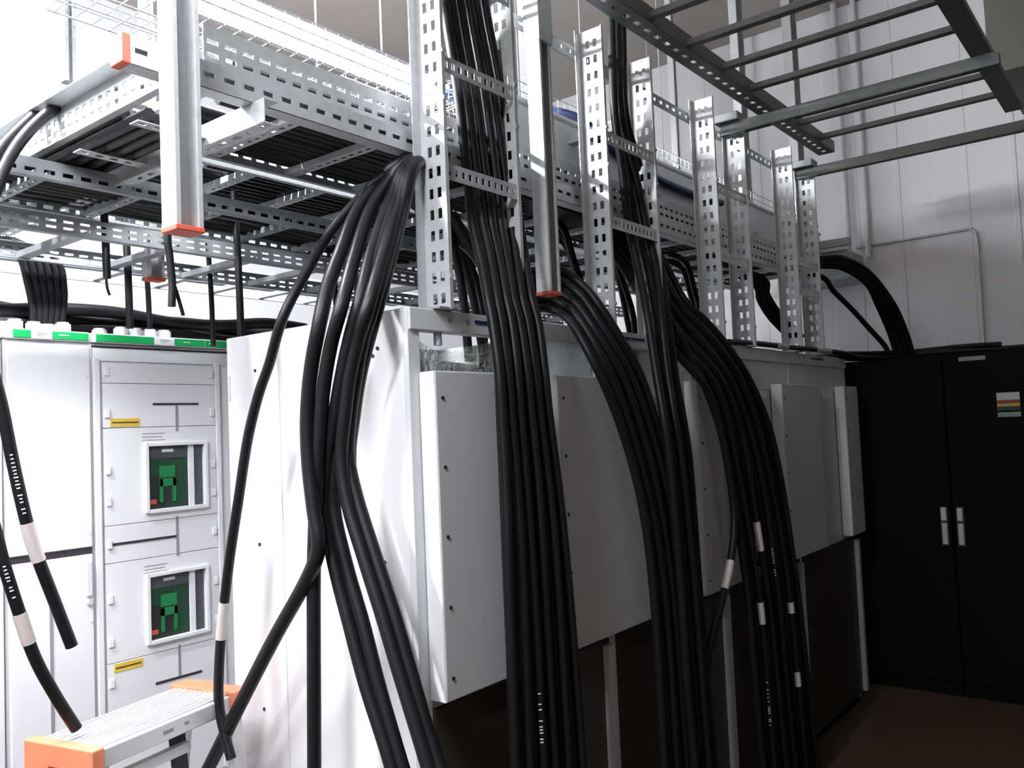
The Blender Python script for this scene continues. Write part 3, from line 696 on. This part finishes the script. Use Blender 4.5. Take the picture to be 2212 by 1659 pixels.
# two cables at the far left, looping in from the crossing ladder
L1 = pp([(345, 178, 'y', 2.6), (215, 190, 'y', 2.45), (155, 212, 'y', 2.4), (95, 252, 'y', 2.36), (40, 310, 'y', 2.34), (0, 385, 'y', 2.32), (-35, 500, 'y', 2.31), (-45, 650, 'y', 2.3), (-22, 780, 'y', 2.3), (4, 880, 'y', 2.3), (28, 1000, 'y', 2.3), (58, 1130, 'y', 2.3), (84, 1212, 'y', 2.3), (118, 1300, 'y', 2.3), (155, 1396, 'y', 2.3)])
z = lambda py, x=70: at(x, py, 'y', 2.3).z
cable('hanging cable at far left with white sleeve, right of its twin', L1, .0155, sleeves=[(z(1128), z(1214))], texts=[(z(980), z(1115))], k=9)
L2 = pp([(345, 172, 'y', 2.66), (200, 180, 'y', 2.5), (120, 215, 'y', 2.46), (60, 262, 'y', 2.44), (0, 325, 'y', 2.42), (-50, 420, 'y', 2.4), (-85, 600, 'y', 2.38), (-75, 850, 'y', 2.36), (-40, 1040, 'y', 2.34), (-12, 1140, 'y', 2.33), (10, 1225, 'y', 2.32), (42, 1325, 'y', 2.32), (75, 1420, 'y', 2.32), (118, 1500, 'y', 2.32), (165, 1574, 'y', 2.32)])
cable('hanging cable at far left with white sleeve, ending just above the ladder', L2, .0155, sleeves=[(z(1318), z(1394))], texts=[(z(1215), z(1300))], k=9)
# curved cables before the white side panel
XP = 1.50
def panel_cable(label, seq, r=.019, sleeves=(), end=True, dx=0):
    P = []
    for i, (x, y) in enumerate(seq):
        f = min(1, max(0, (y-340)/320)); P.append(at(x, y, 'x', 1.78*(1-f)+(XP+dx)*f))
    P = [Vector((P[0].x+.18, P[0].y+.06, P[0].z+.03))] + P
    return cable(label, P, r, 'curved cables before the white side panel', sleeves, k=8)
zz = lambda py: at(480, py, 'x', XP).z
panel_cable('single curved cable with white sleeve, leftmost of the curved cables', [(842, 372), (777, 428), (716, 499), (665, 582), (612, 684), (582, 785), (558, 855), (535, 950), (515, 1080), (497, 1200), (486, 1290), (478, 1370), (473, 1450), (473, 1520), (484, 1580), (500, 1640)], .0145, [(zz(1277), zz(1372))], dx=-.06)
panel_cable('curved cable crossing the lower left, second of the curved cables', [(880, 345), (820, 390), (770, 460), (738, 540), (708, 620), (690, 700), (672, 800), (664, 900), (667, 1000), (678, 1100), (688, 1180), (664, 1250), (592, 1380), (520, 1520), (450, 1660), (395, 1760)], .020, dx=-.05)
panel_cable('curved cable dropping straight down before the white panel', [(888, 345), (845, 385), (800, 455), (765, 560), (738, 660), (714, 750), (698, 850), (690, 950), (684, 1050), (680, 1150), (678, 1250), (678, 1400), (679, 1660), (680, 1800)], .019, dx=-.03)
panel_cable('curved cable in the right-hand group, lower left strand', [(890, 348), (848, 420), (805, 540), (780, 640), (758, 720), (740, 800), (722, 900), (706, 1000), (700, 1100), (722, 1220), (755, 1350), (790, 1480), (835, 1620), (875, 1760)], .019)
panel_cable('curved cable in the right-hand group, beside the lower left strand', [(892, 350), (855, 430), (815, 550), (788, 650), (766, 730), (748, 810), (735, 900), (725, 1000), (722, 1100), (748, 1220), (785, 1350), (818, 1480), (858, 1620), (900, 1760)], .019, dx=.02)
panel_cable('curved cable in the right-hand group, left of the narrow slit', [(895, 352), (862, 440), (826, 560), (796, 660), (772, 740), (755, 820), (745, 900), (738, 990), (752, 1090), (785, 1200), (826, 1330), (862, 1450), (905, 1590), (950, 1740)], .019, dx=.01)
panel_cable('curved cable in the right-hand group, right of the narrow slit', [(897, 354), (868, 445), (836, 560), (806, 660), (783, 740), (768, 820), (757, 900), (752, 985), (772, 1080), (810, 1200), (852, 1330), (886, 1450), (926, 1590), (975, 1740)], .019, dx=.035)
panel_cable('curved cable behind the right-hand group, outermost on the right', [(899, 356), (872, 450), (842, 565), (815, 665), (793, 745), (776, 820), (764, 900), (755, 980), (762, 1080), (798, 1200), (840, 1330), (875, 1450), (918, 1590), (965, 1740)], .019, dx=.065)

def bundle(lev, n, label, group, r=.0155, head=None, tail=True, sleeves={}, texts={}, jit=.35, layers=2):
    "lev: rows of (xl, yl, xr, yr, Y): the left and right outline of the bundle in the photo and its distance"
    for i in range(n):
        f = (i+.5)/n
        P = []
        for j, (xl, yl, xr, yr, Y) in enumerate(lev):
            g = min(.97, max(.03, f+jit/n*math.sin(j*.9+i*2.1)*.5))
            d = (.5 if i % 2 else -.5)*r*1.3*(layers-1)
            P.append(at(xl+(xr-xl)*g, yl+(yr-yl)*g, 'y', Y+d))
        if head: P = [Vector(h_) if not callable(h_) else h_(P[0], i) for h_ in head] + P
        if tail: P.append(Vector((P[-1].x+.01, P[-1].y-.01, .03)))
        SP = spline(P, 8); row = [CYP-FPX*(p-CAM).dot(UP)/max(.05, (p-CAM).dot(fw)) for p in SP]
        zs = lambda py: min(zip(row, SP), key=lambda q: abs(q[0]-py))[1].z
        cable(f'{ORD[i]} cable from the left in the {label}', P, r, group, [(zs(a), zs(b)) for a, b in sleeves.get(i, ())], k=6, texts=[(zs(a), zs(b)) for a, b in texts.get(i, ())])
up_to_ceiling = lambda p, i: Vector((p.x-.02, p.y, ZC))
rows = lambda *q: [(xl, y, xr, y, Y) for y, xl, xr, Y in q]
bundle(rows((-150, 938, 1038, 1.69), (0, 954, 1050, 1.69), (200, 984, 1088, 1.69), (400, 1006, 1118, 1.69), (480, 1016, 1128, 1.685), (560, 1035, 1138, 1.645), (640, 1050, 1150, 1.595), (700, 1060, 1166, 1.57), (800, 1072, 1180, 1.545), (900, 1078, 1192, 1.54),
            (1055, 1087, 1213, 1.535), (1200, 1093, 1228, 1.53), (1400, 1100, 1244, 1.53), (1700, 1110, 1266, 1.53)), 11,
       'thick straight bundle right of the first cover box', 'cables of the thick straight bundle', .0155, [up_to_ceiling], texts={4: [(1510, 1600)]})
bundle([(1085, 655, 1085, 590, 1.86), (1140, 668, 1150, 580, 1.78), (1190, 676, 1208, 576, 1.735), (1225, 694, 1262, 615, 1.66), (1255, 738, 1302, 666, 1.60), (1283, 790, 1345, 732, 1.56), (1308, 845, 1386, 802, 1.545), (1336, 922, 1420, 900, 1.54), (1362, 1010, 1449, 1000, 1.535), (1386, 1122, 1476, 1120, 1.53),
        (1403, 1250, 1496, 1250, 1.53), (1416, 1400, 1511, 1400, 1.53), (1432, 1660, 1532, 1660, 1.53)], 9,
       'curved bundle arching over the second cover box', 'cables of the curved bundle', head=[lambda p, i: Vector((p.x-.16, 2.1+.012*i, 2.63)), lambda p, i: Vector((p.x-.09, 1.98+.01*i, 2.50))])
bundle(rows((-150, 1309, 1343, 1.69), (100, 1317, 1348, 1.69), (250, 1323, 1354, 1.69), (380, 1338, 1392, 1.69), (480, 1350, 1415, 1.685), (580, 1373, 1440, 1.64), (680, 1393, 1450, 1.58), (800, 1410, 1463, 1.545), (900, 1425, 1479, 1.51), (1000, 1438, 1493, 1.50), (1150, 1453, 1506, 1.50), (1300, 1467, 1519, 1.50), (1500, 1481, 1536, 1.50), (1660, 1496, 1551, 1.50)), 4,
       'slim bundle falling inside the second upright ladder', 'cables of the slim bundle', .0165, [up_to_ceiling])
bundle([(1330, 560, 1375, 510, 1.84), (1380, 645, 1426, 545, 1.76), (1425, 722, 1480, 640, 1.66), (1465, 776, 1531, 690, 1.60), (1500, 812, 1573, 740, 1.56), (1530, 852, 1612, 800, 1.545), (1545, 896, 1641, 860, 1.54), (1556, 950, 1667, 930, 1.535), (1568, 1020, 1687, 1010, 1.53), (1579, 1090, 1703, 1090, 1.53), (1592, 1170, 1715, 1170, 1.525),
        (1612, 1300, 1732, 1300, 1.52), (1626, 1450, 1747, 1450, 1.52), (1642, 1640, 1768, 1640, 1.52)], 11,
       'fanned bundle before the third and fourth cover boxes', 'cables of the fanned bundle', head=[lambda p, i: Vector((p.x-.55, 1.90+.012*i, 2.632)), lambda p, i: Vector((p.x-.14, 1.88+.008*i, 2.61))], sleeves={4: [(1130, 1206)], 2: [(1277, 1350)], 8: [(1290, 1338), (1425, 1486)]}, texts={3: [(1165, 1250)], 2: [(1480, 1560)], 6: [(1190, 1240)]})
P = [at(x, y, 'y', Y) for x, y, Y in ((1420, 640, 1.70), (1470, 730, 1.60), (1520, 830, 1.55), (1556, 930, 1.53), (1576, 1030, 1.52), (1586, 1120, 1.515), (1580, 1200, 1.51), (1562, 1285, 1.51), (1540, 1370, 1.51), (1520, 1480, 1.51), (1505, 1640, 1.51))]
cable('stray cable with white sleeve bending left out of the fanned bundle', P, .0155, None, [(at(1575, 1203, 'y', 1.51).z, at(1560, 1284, 'y', 1.51).z)])
# cables at the far right
for i in range(4):
    o = (i-1.5)
    P = [Vector((5.15, 1.98+.03*i, 2.69))] + [at(x+(12*o if y > 640 else 4*o), y-(6*o if y < 640 else 0), 'x', X) for x, y, X in ((1782, 566, 5.25), (1830, 572, 5.4), (1878, 604, 5.55), (1914, 660, 5.7), (1938, 715, 5.84), (1950, 752, 5.9))]
    P.append(Vector((P[-1].x+.02, P[-1].y-.01, 2.10)))
    cable(f'{ORD[i]} cable from the left in the thick arc down to the black cabinets', P, .017, 'cables of the arc at far right')
P = [Vector((5.0, 1.92, 2.66))] + [at(x, y, 'x', X) for x, y, X in ((1770, 596, 5.2), (1800, 628, 5.35), (1840, 668, 5.6), (1880, 712, 5.8), (1912, 748, 5.9))]
P.append(Vector((P[-1].x+.03, P[-1].y-.02, 2.10)))
cable('single thinner cable left of the thick arc at far right', P, .017)
for i in range(3):
    P = [Vector((4.45, 2.0+.03*i, 2.66))] + [at(x+9*i, y-6*i, 'x', X) for x, y, X in ((1628, 612, 4.6), (1640, 648, 4.68), (1662, 684, 4.76), (1692, 716, 4.84), (1716, 740, 4.9))]
    cable(f'{ORD[i]} cable from the left sagging behind the fourth upright ladder', P, .016, 'cables behind the fourth ladder')
